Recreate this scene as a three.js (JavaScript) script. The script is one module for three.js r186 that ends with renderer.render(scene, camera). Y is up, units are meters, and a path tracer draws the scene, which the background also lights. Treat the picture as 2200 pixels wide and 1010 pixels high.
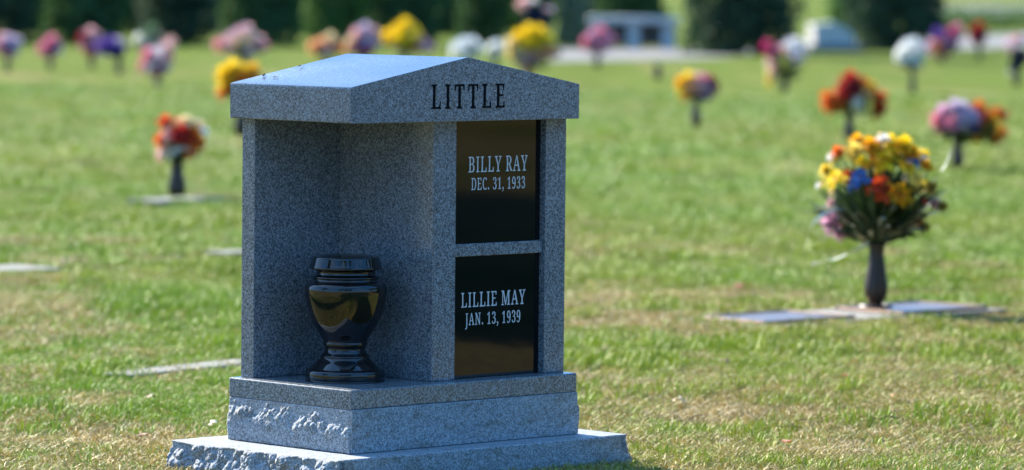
import * as THREE from 'three';
import { RoundedBoxGeometry } from 'three/addons/geometries/RoundedBoxGeometry.js';
import { FontLoader } from 'three/addons/loaders/FontLoader.js';
import { mergeGeometries } from 'three/addons/utils/BufferGeometryUtils.js';

// ------------------------------------------------------------------ camera, sky, sun, exposure
const scene = new THREE.Scene();
const camera = new THREE.PerspectiveCamera(5.868, 1024 / 470, 0.1, 1500);
camera.position.set(0, 1.2394, 0);
camera.rotation.order = 'YXZ';
camera.rotation.set(-0.0593, 0, 0.01);
camera.focus = 10.9;
camera.userData.fStop = 3.6;

const SUN_AZ = 44.9 * Math.PI / 180, SUN_EL = 33 * Math.PI / 180;   // left of straight ahead, above the horizon
const sunDir = new THREE.Vector3(-Math.sin(SUN_AZ) * Math.cos(SUN_EL), Math.sin(SUN_EL), -Math.cos(SUN_AZ) * Math.cos(SUN_EL));
const sun = new THREE.DirectionalLight(new THREE.Color().setRGB(1, 0.92, 0.8), 5);
sun.position.copy(sunDir).multiplyScalar(60).add(new THREE.Vector3(0, 0, -14));
sun.target.position.set(0, 0, -14);
sun.castShadow = true;
sun.shadow.mapSize.set(4096, 4096);
Object.assign(sun.shadow.camera, { left: -30, right: 30, top: 30, bottom: -30, near: 1, far: 160 });
scene.add(sun, sun.target);

// ------------------------------------------------------------------ random numbers and noise
function rng(seed) { let a = seed >>> 0; return () => { a = (a + 0x6D2B79F5) | 0; let t = Math.imul(a ^ (a >>> 15), 1 | a); t = (t + Math.imul(t ^ (t >>> 7), 61 | t)) ^ t; return ((t ^ (t >>> 14)) >>> 0) / 4294967296; }; }
function hash(x, y, s = 0) { let h = Math.imul(x | 0, 374761393) ^ Math.imul(y | 0, 668265263) ^ Math.imul(s | 0, 2246822519); h = Math.imul(h ^ (h >>> 13), 1274126177); h ^= h >>> 16; return (h >>> 0) / 4294967296; }
const fade = t => t * t * (3 - 2 * t), mod = (a, n) => ((a % n) + n) % n, lerp = (a, b, t) => a + (b - a) * t;
const smooth = (a, b, x) => { const t = Math.min(1, Math.max(0, (x - a) / (b - a))); return t * t * (3 - 2 * t); };
function noise(x, y, s = 0, period = 0) {
  const xi = Math.floor(x), yi = Math.floor(y), fx = fade(x - xi), fy = fade(y - yi);
  const g = (i, j) => period ? hash(mod(i, period), mod(j, period), s) : hash(i, j, s);
  return lerp(lerp(g(xi, yi), g(xi + 1, yi), fx), lerp(g(xi, yi + 1), g(xi + 1, yi + 1), fx), fy);
}
function fbm(x, y, s = 0, oct = 4) { let a = 0, w = 0.5, n = 0; for (let i = 0; i < oct; i++) { a += w * noise(x, y, s + i); n += w; w *= 0.5; x *= 2.03; y *= 2.03; } return a / n; }

// ------------------------------------------------------------------ sky
{
  const W = 1024, H = 512, data = new Float32Array(W * H * 4), n3 = (x, y, z) => fbm(x + z * 0.7, y - z * 0.6, 77, 5);
  for (let j = 0; j < H; j++) for (let i = 0; i < W; i++) {
    const el = ((j + 0.5) / H - 0.5) * Math.PI, az = ((i + 0.5) / W - 0.5) * 2 * Math.PI;
    const x = Math.cos(el) * Math.cos(az), y = Math.sin(el), z = Math.cos(el) * Math.sin(az);
    const up = Math.max(0, y), hz = Math.pow(1 - up, 7);
    const c = x * sunDir.x + y * sunDir.y + z * sunDir.z, glow = 0.30 * Math.exp((c - 1) * 9) + 0.10 * Math.exp((c - 1) * 2.2);
    let r = lerp(0.034, 0.14, hz) + glow * 0.8, g = lerp(0.175, 0.31, hz) + glow * 0.9, b = lerp(0.45, 0.54, hz) + glow;
    const k = 1 / (up + 0.16), cl = smooth(0.50, 0.74, n3(x * k * 1.6 + 11, z * k * 2.4 + 5, 0.3)) * smooth(0.02, 0.25, y) * 0.22;
    r = lerp(r, 0.60 + glow, cl); g = lerp(g, 0.66 + glow, cl); b = lerp(b, 0.74 + glow, cl);
    const o = (j * W + i) * 4; data[o] = r; data[o + 1] = g; data[o + 2] = b; data[o + 3] = 1;
  }
  const sky = new THREE.DataTexture(data, W, H, THREE.RGBAFormat, THREE.FloatType);
  sky.mapping = THREE.EquirectangularReflectionMapping; sky.magFilter = THREE.LinearFilter; sky.minFilter = THREE.LinearFilter; sky.wrapS = THREE.RepeatWrapping; sky.needsUpdate = true;
  scene.background = sky; scene.environment = sky;
}
const renderer = new THREE.WebGLRenderer({ antialias: true });
renderer.toneMapping = THREE.LinearToneMapping;
renderer.toneMappingExposure = 3.4;
renderer.shadowMap.enabled = true;

// ------------------------------------------------------------------ helpers: names, labels, geometry
const taken = {};
function numbered(name) { const n = taken[name] = (taken[name] ?? -1) + 1; return n ? `${name}_${String(n).padStart(3, '0')}` : name; }
function tag(o, label, category, group, kind) { o.userData.label = label; if (category) o.userData.category = category; if (group) o.userData.group = group; if (kind) o.userData.kind = kind; return o; }
function thing(name, label, category, [x, y, z] = [0, 0, 0], turn = 0, group) { const o = new THREE.Group(); o.name = numbered(name); o.position.set(x, y, z); o.rotation.y = turn; scene.add(o); return tag(o, label, category, group); }
function mesh(name, geo, mat, parent) { const m = new THREE.Mesh(geo, mat); m.name = parent === scene ? numbered(name) : name; m.castShadow = m.receiveShadow = true; parent.add(m); return m; }
function structure(name, geo, mat, label) { const m = mesh(name, geo, mat, scene); m.userData.kind = 'structure'; if (label) m.userData.label = label; return m; }
function boxUV(geo, tile = 1, ox = 0, oy = 0) {           // uv in metres from the three axes, each face by its own facing
  let g = geo.index ? geo.toNonIndexed() : geo; const p = g.attributes.position, uv = new Float32Array(p.count * 2);
  const a = new THREE.Vector3(), b = new THREE.Vector3(), c = new THREE.Vector3(), n = new THREE.Vector3();
  for (let i = 0; i < p.count; i += 3) {
    a.fromBufferAttribute(p, i); b.fromBufferAttribute(p, i + 1); c.fromBufferAttribute(p, i + 2);
    n.crossVectors(b.clone().sub(a), c.clone().sub(a)); const ax = Math.abs(n.x), ay = Math.abs(n.y), az = Math.abs(n.z);
    [a, b, c].forEach((v, k) => { const s = ax >= ay && ax >= az ? [v.z + 0.37, v.y] : ay >= az ? [v.x, v.z + 0.71] : [v.x, v.y + 0.13]; uv[(i + k) * 2] = (s[0] + ox) / tile; uv[(i + k) * 2 + 1] = (s[1] + oy) / tile; });
  }
  g.setAttribute('uv', new THREE.BufferAttribute(uv, 2)); return g;
}
function slab(x0, x1, y0, y1, z0, z1, r = 0.003) { const g = new RoundedBoxGeometry(x1 - x0, y1 - y0, z1 - z0, 2, r); g.translate((x0 + x1) / 2, (y0 + y1) / 2, (z0 + z1) / 2); return boxUV(g, TILE, x0 * 3.1, z0 * 1.7); }
const TILE = 0.9;
function dataTex(N, fill, srgb = true) { const d = new Uint8Array(N * N * 4); for (let j = 0; j < N; j++) for (let i = 0; i < N; i++) { const c = fill(i, j), o = (j * N + i) * 4; d[o] = c[0]; d[o + 1] = c[1]; d[o + 2] = c[2]; d[o + 3] = 255; } const t = new THREE.DataTexture(d, N, N); t.wrapS = t.wrapT = THREE.RepeatWrapping; t.magFilter = t.minFilter = THREE.LinearFilter; if (srgb) t.colorSpace = THREE.SRGBColorSpace; t.needsUpdate = true; return t; }
const enc = v => 255 * Math.pow(Math.min(1, Math.max(0, v)), 1 / 2.2);
const rgb = (r, g, b) => new THREE.Color().setRGB(r, g, b);

// ------------------------------------------------------------------ granite
function granite(light, mid, dark, seed, blue = 0, stain = 0) {                 // feldspar, quartz and mica grains of 2 to 5 mm
  return dataTex(1024, (i, j) => {
    const a = noise(i / 2.5, j / 2.5, seed, 410), b = noise(i / 3.4 + 40, j / 3.4, seed + 3, 301), c = noise(i / 1.6, j / 1.6, seed + 5, 640), big = noise(i / 128, j / 128, seed + 9, 8);
    let v = a * 0.62 + b * 0.38; v = smooth(0.16, 0.86, v);
    let k = v < 0.5 ? lerp(dark, mid, v * 2) : lerp(mid, light, v * 2 - 1);
    if (hash(i >> 1, j >> 1, seed + 11) > 0.985) k *= 0.4;
    k *= 0.88 + 0.24 * c; k *= 0.96 + 0.08 * big;
    const st = stain * (smooth(0.55, 0.75, fbm(i / 60, j / 22, seed + 13, 4)) + 0.8 * smooth(0.70, 0.78, fbm(i / 14, j / 5, seed + 15, 3))); k *= 1 - 0.45 * st;
    return [enc(k * (0.95 - blue + 0.10 * st)), enc(k), enc(k * (1.03 + blue - 0.16 * st))];
  });
}
const M = {};
M.polished = new THREE.MeshPhysicalMaterial({ map: granite(0.31, 0.175, 0.065, 1, 0.06), roughness: 0.17, ior: 1.52 });
M.honed = new THREE.MeshStandardMaterial({ map: granite(0.42, 0.29, 0.14, 21, 0.05, 0.5), roughness: 0.62 });
M.rock = new THREE.MeshStandardMaterial({ map: granite(0.42, 0.28, 0.12, 41, 0.04, 0.5), roughness: 0.9 });
M.blackStone = new THREE.MeshPhysicalMaterial({ color: rgb(0.004, 0.004, 0.005), roughness: 0.03, ior: 1.42 });
M.urn = new THREE.MeshPhysicalMaterial({ color: rgb(0.006, 0.005, 0.005), roughness: 0.03, ior: 1.56 });
M.inkBlack = new THREE.MeshPhysicalMaterial({ color: rgb(0.005, 0.005, 0.006), roughness: 0.9, specularIntensity: 0.2 });
M.inkPale = new THREE.MeshStandardMaterial({ color: rgb(0.60, 0.60, 0.60), roughness: 0.8 });
M.bronze = new THREE.MeshStandardMaterial({ color: rgb(0.045, 0.032, 0.024), roughness: 0.42, metalness: 0.35 });
M.plate = new THREE.MeshStandardMaterial({ color: rgb(0.30, 0.20, 0.14), roughness: 0.33, metalness: 0.85 });

// ------------------------------------------------------------------ ground: lawn colours, patches
const patches = [[0.59, 12.56, 0.30, 0.30, 1], [0.28, 16.6, 0.22, 0.9, 0.9], [0.95, 17.2, 0.42, 0.42, 1], [-1.0, 11.75, 0.32, 0.35, 0.75], [-1.9, 18.63, 0.34, 0.4, 0.9], [0.40, 15.7, 0.26, 0.4, 0.9], [-1.34, 18.9, 0.5, 0.35, 0.7], [0.95, 11.75, 0.35, 0.3, 0.8], [-0.75, 11.2, 0.3, 0.25, 0.6]];
function bareAt(x, d) { let b = 0; for (const [px, pd, rx, rd, k] of patches) { const e = Math.hypot((x - px) / rx, (d - pd) / rd) + (fbm(x * 7, d * 5, 5) - 0.5) * 1.3; b = Math.max(b, k * smooth(1.15, 0.45, e)); } return b; }
function dryAt(x, d) { const near = smooth(19.5, 15, d) * 0.25 + smooth(14.5, 11.5, d) * 0.11; const n = fbm(x * 1.1 + 9, d * 0.55, 31, 5) - 0.09 * smooth(18, 24, d), m = fbm(x * 5, d * 3.4, 61, 3); return Math.min(1, smooth(0.52, 0.80, n + near * 0.9 + (m - 0.5) * 0.45)); }
const cGreen = [0.112, 0.168, 0.013], cLush = [0.085, 0.142, 0.010], cDry = [0.33, 0.25, 0.115], cSoil = [0.29, 0.19, 0.12];
function lawnColor(x, d, out = []) {
  const t = fbm(x * 0.32, d * 0.12, 91, 4), u = fbm(x * 1.7, d * 0.6, 95, 3), lush = smooth(0.42, 0.68, t * 0.6 + u * 0.4), dry = dryAt(x, d), bare = bareAt(x, d), far = smooth(18, 40, d) * 0.05;
  for (let k = 0; k < 3; k++) { let c = lerp(cGreen[k], cLush[k], lush); c = lerp(c, cDry[k], Math.max(dry * 0.8, far)); out[k] = lerp(c, cSoil[k], bare * 0.85); }
  return out;
}
const bumpAt = (x, d) => { const k = smooth(60, 30, d) * smooth(0.75, 1.3, Math.hypot(x + 0.1, d - 11.15)); return k * ((fbm(x * 1.6, d * 1.6, 15, 3) - 0.55) * 0.045); };
{
  const xs = [], ds = [];
  for (let i = -110; i <= 110; i++) { const t = i / 110; xs.push(4.6 * t + 420 * t ** 5); }
  for (let i = -150; i <= 150; i++) { const t = i / 150; ds.push(15 + 8 * t + 430 * Math.sign(t) * Math.abs(t) ** 4.2); }
  const P = [], C = [], U = [], I = [], nx = xs.length, c = [];
  ds.forEach(d => xs.forEach(x => { P.push(x, bumpAt(x, d), -d); lawnColor(x, d, c); C.push(...c); U.push(x / 1.3, d / 1.3); }));
  for (let j = 0; j < ds.length - 1; j++) for (let i = 0; i < nx - 1; i++) { const a = j * nx + i; I.push(a, a + 1, a + nx, a + 1, a + nx + 1, a + nx); }
  const g = new THREE.BufferGeometry(); g.setAttribute('position', new THREE.Float32BufferAttribute(P, 3)); g.setAttribute('color', new THREE.Float32BufferAttribute(C, 3)); g.setAttribute('uv', new THREE.Float32BufferAttribute(U, 2)); g.setIndex(I); g.computeVertexNormals();
  const thatch = dataTex(1024, (i, j) => { const a = noise(i / 3, j / 11, 3, 0), f = fbm(i / 17, j / 17, 7, 4), s = hash(i >> 1, j >> 2, 9), e = Math.min(1, Math.min(i, j, 1023 - i, 1023 - j) / 40); const v = 0.45 + 0.4 * e * (a - 0.5) + 0.5 * e * (f - 0.5) + 0.22 * (s - 0.5); return [255 * Math.min(1, v + 0.36), 255 * Math.min(1, v + 0.35), 255 * Math.min(1, v + 0.32)]; }, false);
  structure('ground', g, new THREE.MeshPhysicalMaterial({ vertexColors: true, map: thatch, bumpMap: thatch, bumpScale: 0.02, roughness: 1, specularIntensity: 0.15 }), 'green cemetery lawn with dry brown patches');
}

// ------------------------------------------------------------------ far setting: paving, roads
function sheet(name, pts, y, mat, label) { const s = new THREE.Shape(pts.map(([x, d]) => new THREE.Vector2(x, d))); const g = new THREE.ShapeGeometry(s, 8); const p = g.attributes.position; for (let i = 0; i < p.count; i++) p.setXYZ(i, p.getX(i), y, -p.getY(i)); const ix = g.index.array; g.computeVertexNormals(); if (g.attributes.normal.getY(0) < 0) { for (let i = 0; i < ix.length; i += 3) { const t = ix[i]; ix[i] = ix[i + 1]; ix[i + 1] = t; } g.computeVertexNormals(); } return structure(name, g, mat, label); }
const grit = (a, b, seed) => { const t = dataTex(512, (i, j) => { const v = lerp(a, b, 0.5 * noise(i / 2, j / 2, seed, 256) + 0.5 * fbm(i / 40, j / 40, seed + 2, 3)); return [enc(v * 1.02), enc(v), enc(v * 0.96)]; }); t.repeat.set(0.5, 0.5); return t; };
M.concrete = new THREE.MeshStandardMaterial({ map: grit(0.09, 0.15, 201), roughness: 0.9 });
M.asphalt = new THREE.MeshStandardMaterial({ map: grit(0.045, 0.09, 205), roughness: 0.9 });
sheet('paving', [[0.35, 57.6], [2.6, 60.5], [3.6, 64], [3.4, 67.5], [0.8, 66.6], [-0.1, 62]], 0.006, M.concrete, 'pale concrete paving in front of the low stone bench');
sheet('road', [[3.7, 66.2], [6.3, 68.6], [9, 74], [16, 82], [40, 92], [120, 110], [120, 118], [40, 104], [15, 93], [8, 84], [4.4, 74]], 0.005, M.concrete, 'pale lane curving away on the right');
sheet('road', [[9, 118], [16, 112], [60, 126], [140, 150], [140, 175], [50, 168], [12, 150]], 0.005, M.asphalt, 'dark asphalt road far behind on the right');

// ------------------------------------------------------------------ granite monument with urn bay and two niches
const S = 1.13, YAW = 0.7729, HP = 0.08;
const mon = thing('columbarium_monument', 'grey granite grave monument with gabled roof, open urn bay and two black niche doors', 'monument', [-0.3737, 0, -10.7416], YAW);
const Wb = 0.665 * S, Db = 0.391 * S, Hb = HP + 0.134 * S, R0 = HP + 0.689 * S, R1 = HP + 0.7644 * S, R2 = HP + 0.825 * S;
function rockGrid(w, h, nx, ny, surf, back) {              // a broken stone face: columns along z, rows down from the top, surf gives how far it stands out towards -x
  const P = [], I = [], at = (i, j) => j * (nx + 3) + i;
  for (let j = -1; j <= ny + 1; j++) for (let i = -1; i <= nx + 1; i++) {
    const ii = Math.min(nx, Math.max(0, i)), jj = Math.min(ny, Math.max(0, j)), edge = ii !== i || jj !== j, z = (ii / nx) * w, y = -(jj / ny) * h;
    P.push(edge ? back : -surf(z, -y), y, z);
  }
  for (let j = 0; j < ny + 2; j++) for (let i = 0; i < nx + 2; i++) { const a = at(i, j), b = at(i + 1, j), c = at(i, j + 1), d = at(i + 1, j + 1); I.push(a, c, b, b, c, d); }
  const g = new THREE.BufferGeometry(); g.setAttribute('position', new THREE.Float32BufferAttribute(P, 3)); g.setIndex(I); g.computeVertexNormals();
  return g;
}
function facets(x, y, cell, seed) {                         // flakes: the highest of randomly tilted planes round each chip
  const ci = Math.floor(x / cell), cj = Math.floor(y / cell); let m = -9;
  for (let j = -1; j <= 1; j++) for (let i = -1; i <= 1; i++) {
    const a = ci + i, b = cj + j, px = (a + hash(a, b, seed)) * cell, py = (b + hash(a, b, seed + 1)) * cell;
    const gx = (hash(a, b, seed + 2) - 0.5) * 1.5, gy = (hash(a, b, seed + 3) - 0.35) * 1.6, dx = (x - px) / cell, dy = (y - py) / cell;
    m = Math.max(m, hash(a, b, seed + 4) * 0.7 + gx * dx + gy * dy - 1.1 * (dx * dx + dy * dy));
  }
  return m;
}
{
  // plinth: sawn slab with broken ends
  const pl = 0.1028 * S, pr = 0.0895 * S, pf = 0.07 * S, x0 = -pl, x1 = Wb + pr, z0 = -(Db + pf), z1 = pf;
  const plinth = mesh('plinth', slab(x0 + 0.004, x1 - 0.004, -0.03, HP, z0, z1, 0.005), M.honed, mon);
  const w = z1 - z0, h = HP + 0.03;
  const surf = (z, y) => 0.004 * smooth(0, 0.004, y) + 0.016 * smooth(0, h * 0.62, y) * smooth(h * 1.4, h * 0.5, y) + smooth(0.0, 0.010, y) * (0.019 * facets(z, y * 1.15, 0.041, 71) + 0.007 * facets(z, y, 0.013, 73) + 0.0018 * facets(z, y, 0.004, 75) - 0.010);
  for (const s of [0, 1]) {
    const g = boxUV(rockGrid(w, h, 330, 70, s ? (z, y) => surf(z + 3, y) : surf, 0.02), TILE); const r = mesh('rock_face', g, M.rock, plinth);
    if (s) { r.rotation.y = Math.PI; r.position.set(x1 - 0.004, HP - 0.0005, z1); } else r.position.set(x0 + 0.004, HP - 0.0005, z0);
  }
  // base: polished band above, sawn body with a broken left and right end below
  const hb = Hb - 0.047;
  const base = mesh('base', slab(0, Wb, HP + 0.001, hb, -Db + 0.002, 0.0025, 0.002), M.honed, mon);
  mesh('base_cap', slab(0, Wb, hb, Hb, -Db, 0, 0.004), M.polished, mon);
  const bh = hb - HP - 0.002;
  const bsurf = (z, y) => { const lim = bh * (0.26 + 0.62 * fbm(z * 16, 3, 83, 3)), t = smooth(0, lim, y), inR = smooth(lim * 1.25, lim * 0.7, y); return -0.004 + 0.013 * t - 0.004 * smooth(bh * 0.55, bh, y) + inR * smooth(0, 0.004, y) * (0.010 * facets(z, y * 1.2, 0.030, 85) + 0.005 * facets(z, y, 0.0095, 87) - 0.004) + 0.0006 * facets(z, y, 0.005, 89); };
  for (const s of [0, 1]) {
    const g = boxUV(rockGrid(Db - 0.004, bh, 280, 60, s ? (z, y) => bsurf(z + 2, y) : bsurf, 0.02), TILE); const r = mesh('rock_face', g, M.rock, base);
    if (s) { r.rotation.y = Math.PI; r.position.set(Wb - 0.001, hb - 0.0005, 0.0005); } else r.position.set(0.001, hb - 0.0005, -Db + 0.003);
  }
  // upright slabs
  const v = k => -k * S, vf = 0.339, vq = 0.04;
  mesh('back_slab', slab(0.024 * S, 0.664 * S, Hb, R0, v(0.380), v(vf), 0.0025), M.polished, mon);
  mesh('side_slab', slab(0.2665 * S, 0.334 * S, Hb, R0, v(vf) + 0.0005, v(vq), 0.0025), M.polished, mon);
  mesh('side_slab', slab(0.602 * S, 0.664 * S, Hb, R0, v(vf) + 0.0005, v(vq), 0.0025), M.polished, mon);
  const ya = HP + 0.397 * S, yb = HP + 0.424 * S, xa = 0.334 * S, xb = 0.602 * S;
  mesh('rail', slab(xa, xb, ya, yb, v(0.2), v(0.048), 0.002), M.polished, mon);
  const fonts = []; for (const f of ['regular', 'bold']) fonts.push(await new FontLoader().loadAsync(`fonts/droid/droid_serif_${f}.typeface.json`));
  function inscribe(text, parent, x0, x1, y, cap, z, mat, font = fonts[0], track = 0.10) {  // each letter its own shallow shape, set to the measured width
    const ref = new THREE.ShapeGeometry(font.generateShapes('L', 1)); ref.computeBoundingBox(); const size = cap / ref.boundingBox.max.y, k = size / font.data.resolution; let adv = 0; const at = [];
    for (const ch of text) { at.push(adv); adv += (font.data.glyphs[ch]?.ha ?? font.data.resolution * 0.3) * k; adv += cap * track; } adv -= cap * track;
    const sx = (x1 - x0) / adv;
    [...text].forEach((ch, i) => { if (ch === ' ') return; const g = new THREE.ExtrudeGeometry(font.generateShapes(ch, size), { depth: 0.0012, bevelEnabled: false, curveSegments: 4 }); g.scale(sx, 1, 1); g.translate(x0 + at[i] * sx, y, z - 0.0006); mesh('letter', g, mat, parent); });
  }
  const zp = v(0.057);
  const doors = [];
  for (const [y0, y1] of [[yb, R0], [Hb, ya]]) doors.push(mesh('niche_door', slab(xa + 0.0005, xb - 0.0005, y0 + 0.001, y1 - 0.001, v(0.08), zp, 0.001), M.blackStone, mon));
  const Y = k => HP + k * S;
  inscribe('BILLY RAY', doors[0], 0.384 * S, 0.562 * S, Y(0.5765), 0.0335 * S, zp, M.inkPale);
  inscribe('DEC. 31, 1933', doors[0], 0.393 * S, 0.556 * S, Y(0.5385), 0.0258 * S, zp, M.inkPale);
  inscribe('LILLIE MAY', doors[1], 0.366 * S, 0.559 * S, Y(0.2868), 0.0315 * S, zp, M.inkPale);
  inscribe('JAN. 13, 1939', doors[1], 0.380 * S, 0.546 * S, Y(0.2480), 0.0258 * S, zp, M.inkPale);
  // gabled roof, ridge running front to back
  const ul = -0.005 * S, ur = 0.667 * S, um = (ul + ur) / 2, pts = [[ul, R0], [ur, R0], [ur, R1], [um, R2], [ul, R1]], sh = new THREE.Shape(), rr = 0.005;
  pts.forEach((p, i) => { const a = pts[(i + 4) % 5], b = pts[(i + 1) % 5], u = (q) => { const l = Math.hypot(q[0] - p[0], q[1] - p[1]); return [p[0] + (q[0] - p[0]) / l * rr, p[1] + (q[1] - p[1]) / l * rr]; }; const s = u(a), e = u(b); if (i) sh.lineTo(...s); else sh.moveTo(...s); sh.quadraticCurveTo(p[0], p[1], ...e); });
  const z1r = v(0.0044), z0r = v(0.387), bv = 0.0015;
  let rg = new THREE.ExtrudeGeometry(sh, { depth: z1r - z0r - 2 * bv, bevelEnabled: true, bevelThickness: bv, bevelSize: bv, bevelOffset: -bv, bevelSegments: 3, curveSegments: 10 }); rg.translate(0, 0, z0r + bv);
  rg = boxUV(rg, TILE, 0.21, 0.33); rg.computeVertexNormals();
  const roof = mesh('roof', rg, M.polished, mon);
  inscribe('LITTLE', roof, 0.2235 * S, 0.4415 * S, Y(0.7162), 0.0518 * S, z1r, M.inkBlack, fonts[1], 0.30);
  mon.updateMatrixWorld(true);
  // dry scraps lying on the roof slope
  const slope = Math.atan2(R2 - R1, um - ul);
  const sm = new THREE.MeshStandardMaterial({ color: rgb(0.03, 0.018, 0.012), roughness: 0.8 });
  [[0.0682, 0.3612, 'curled dark leaf scrap nearest the roof\'s left corner'], [0.0588, 0.3129, 'tiny thin dark leaf scrap near the front eave of the roof'], [0.1687, 0.3577, 'brownish leaf scrap highest on the blue reflecting roof slope']].forEach(([u, q, label], i) => {
    const r = rng(300 + i), N = 9, P = [], I = [];
    for (let a = 0; a <= N; a++) for (let b = 0; b <= 3; b++) { const t = a / N, w = Math.sin(Math.PI * t) * (0.6 + 0.5 * r()) * 0.005, f = b / 3 - 0.5; P.push((t - 0.5) * (i === 1 ? 0.017 : 0.021), 0.0015 + 0.0065 * Math.sin(t * 5 + i) ** 2 * (1 - Math.abs(f)) * (i === 1 ? 0.4 : 1), f * 2 * w); }
    for (let a = 0; a < N; a++) for (let b = 0; b < 3; b++) { const k = a * 4 + b; I.push(k, k + 1, k + 4, k + 1, k + 5, k + 4); }
    const g = new THREE.BufferGeometry(); g.setAttribute('position', new THREE.Float32BufferAttribute(P, 3)); g.setIndex(I); g.rotateY(0.7 + i); g.rotateZ(slope); g.computeVertexNormals();
    const o = mesh('leaf_scrap', g, sm, scene); const p = mon.localToWorld(new THREE.Vector3(u * S, R1 + (u * S - ul) * Math.tan(slope) + 0.0005, -q * S)); o.position.copy(p); o.rotation.y = YAW; tag(o, label, 'leaf scrap', 'scraps on the roof');
  });
  // the urn
  const prof = [[0, 0], [0.083, 0], [0.0880, 0.003], [0.0895, 0.010], [0.0895, 0.020], [0.0870, 0.0265], [0.081, 0.0285], [0.0755, 0.034], [0.067, 0.043], [0.0590, 0.051], [0.0555, 0.056], [0.0560, 0.060], [0.052, 0.064], [0.0475, 0.069], [0.0455, 0.077], [0.0475, 0.083], [0.0500, 0.086], [0.0505, 0.091], [0.0495, 0.095], [0.055, 0.106], [0.0645, 0.122], [0.0745, 0.141], [0.0830, 0.164], [0.0890, 0.188], [0.0920, 0.208], [0.0925, 0.222], [0.0905, 0.231], [0.0845, 0.2375], [0.0775, 0.240], [0.0745, 0.2425], [0.0735, 0.246], [0.0755, 0.249], [0.0745, 0.252], [0.0690, 0.2545], [0.0665, 0.260], [0.0675, 0.266], [0.0740, 0.2685], [0.0795, 0.2700], [0.0812, 0.2730], [0.0795, 0.281], [0.0775, 0.290], [0.0760, 0.2965], [0.0740, 0.2992], [0.066, 0.3005], [0.05, 0.3035], [0.03, 0.305], [0, 0.305]];
  const curve = []; for (let i = 0; i < prof.length - 1; i++) { const p0 = prof[Math.max(0, i - 1)], p1 = prof[i], p2 = prof[i + 1], p3 = prof[Math.min(prof.length - 1, i + 2)]; for (let k = 0; k < 4; k++) { const t = k / 4, f = c => 0.5 * (2 * p1[c] + (p2[c] - p0[c]) * t + (2 * p0[c] - 5 * p1[c] + 4 * p2[c] - p3[c]) * t * t + (3 * p1[c] - p0[c] - 3 * p2[c] + p3[c]) * t ** 3); curve.push(new THREE.Vector2(Math.max(0, f(0)) * 1.07, Math.max(0, f(1)))); } } curve.push(new THREE.Vector2(0, 0.305));
  const cut = curve.findIndex(p => p.y > 0.259 && p.x > 0.06), wp = mon.localToWorld(new THREE.Vector3(0.143 * S, Hb + 0.0003, -0.178 * S));
  const urn = thing('urn', 'glossy black footed urn standing in the open bay of the granite monument', 'urn', [wp.x, wp.y, wp.z]);
  mesh('body', new THREE.LatheGeometry(curve.slice(0, cut + 1), 96), M.urn, urn);
  mesh('lid', new THREE.LatheGeometry(curve.slice(cut), 96), M.urn, urn);
}

// ------------------------------------------------------------------ flowers in vases
const petalColors = { yellow: [0.86, 0.66, 0.015], gold: [0.82, 0.47, 0.012], paleyellow: [0.80, 0.66, 0.16], orange: [0.74, 0.20, 0.02], redorange: [0.66, 0.085, 0.015], red: [0.50, 0.03, 0.02], crimson: [0.33, 0.012, 0.04], pink: [0.74, 0.27, 0.37], palepink: [0.78, 0.52, 0.52], lilacpink: [0.68, 0.42, 0.56], magenta: [0.48, 0.025, 0.17], lilac: [0.58, 0.50, 0.64], purple: [0.18, 0.08, 0.40], blue: [0.06, 0.19, 0.52], navy: [0.012, 0.02, 0.07], white: [0.86, 0.86, 0.83], cream: [0.78, 0.68, 0.42], peach: [0.78, 0.44, 0.22], olive: [0.30, 0.24, 0.035], sage: [0.17, 0.27, 0.14] };
const petalMat = {}; for (const [k, c] of Object.entries(petalColors)) petalMat[k] = new THREE.MeshPhysicalMaterial({ color: rgb(...c), roughness: 0.9, specularIntensity: 0.4, transmission: 0.45, thickness: 0, side: THREE.DoubleSide });
M.flowerEye = new THREE.MeshStandardMaterial({ color: rgb(0.20, 0.09, 0.02), roughness: 0.9 });
M.leaf = new THREE.MeshPhysicalMaterial({ color: rgb(0.035, 0.075, 0.022), roughness: 0.55, transmission: 0.25, thickness: 0, side: THREE.DoubleSide });
M.paleLeaf = new THREE.MeshPhysicalMaterial({ color: rgb(0.42, 0.46, 0.34), roughness: 0.6, transmission: 0.3, thickness: 0, side: THREE.DoubleSide });
M.ribbon = new THREE.MeshPhysicalMaterial({ color: rgb(0.78, 0.80, 0.76), roughness: 0.35, transmission: 0.35, thickness: 0, side: THREE.DoubleSide });
function blossomGeo(seed, rings, cup) {                     // unit flower facing +y: rings of curved petals
  const r = rng(seed), P = [], I = [];
  rings.forEach(([n, len, tilt, wid, y0], k) => { for (let i = 0; i < n; i++) {
    const a = (i + 0.5 * k + 0.7 * (r() - 0.5)) / n * Math.PI * 2, L = len * (0.72 + 0.46 * r()), tl = tilt + 0.5 * (r() - 0.5), o = P.length / 3;
    for (let s = 0; s <= 3; s++) { const t = s / 3, rad = 0.06 + L * t * Math.cos(tl), y = y0 + L * (t * Math.sin(tl) - cup * t * t), w = wid * [0.45, 0.95, 1, 0.35][s]; for (const e of [-1, 0, 1]) P.push(Math.cos(a) * rad - Math.sin(a) * e * w, y + (e ? 0.05 : -0.02), Math.sin(a) * rad + Math.cos(a) * e * w); }
    for (let s = 0; s < 3; s++) for (let e = 0; e < 2; e++) { const q = o + s * 3 + e; I.push(q, q + 1, q + 3, q + 1, q + 4, q + 3); }
  } });
  const g = new THREE.BufferGeometry(); g.setAttribute('position', new THREE.Float32BufferAttribute(P, 3)); g.setIndex(I); g.computeVertexNormals(); return g;
}
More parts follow.
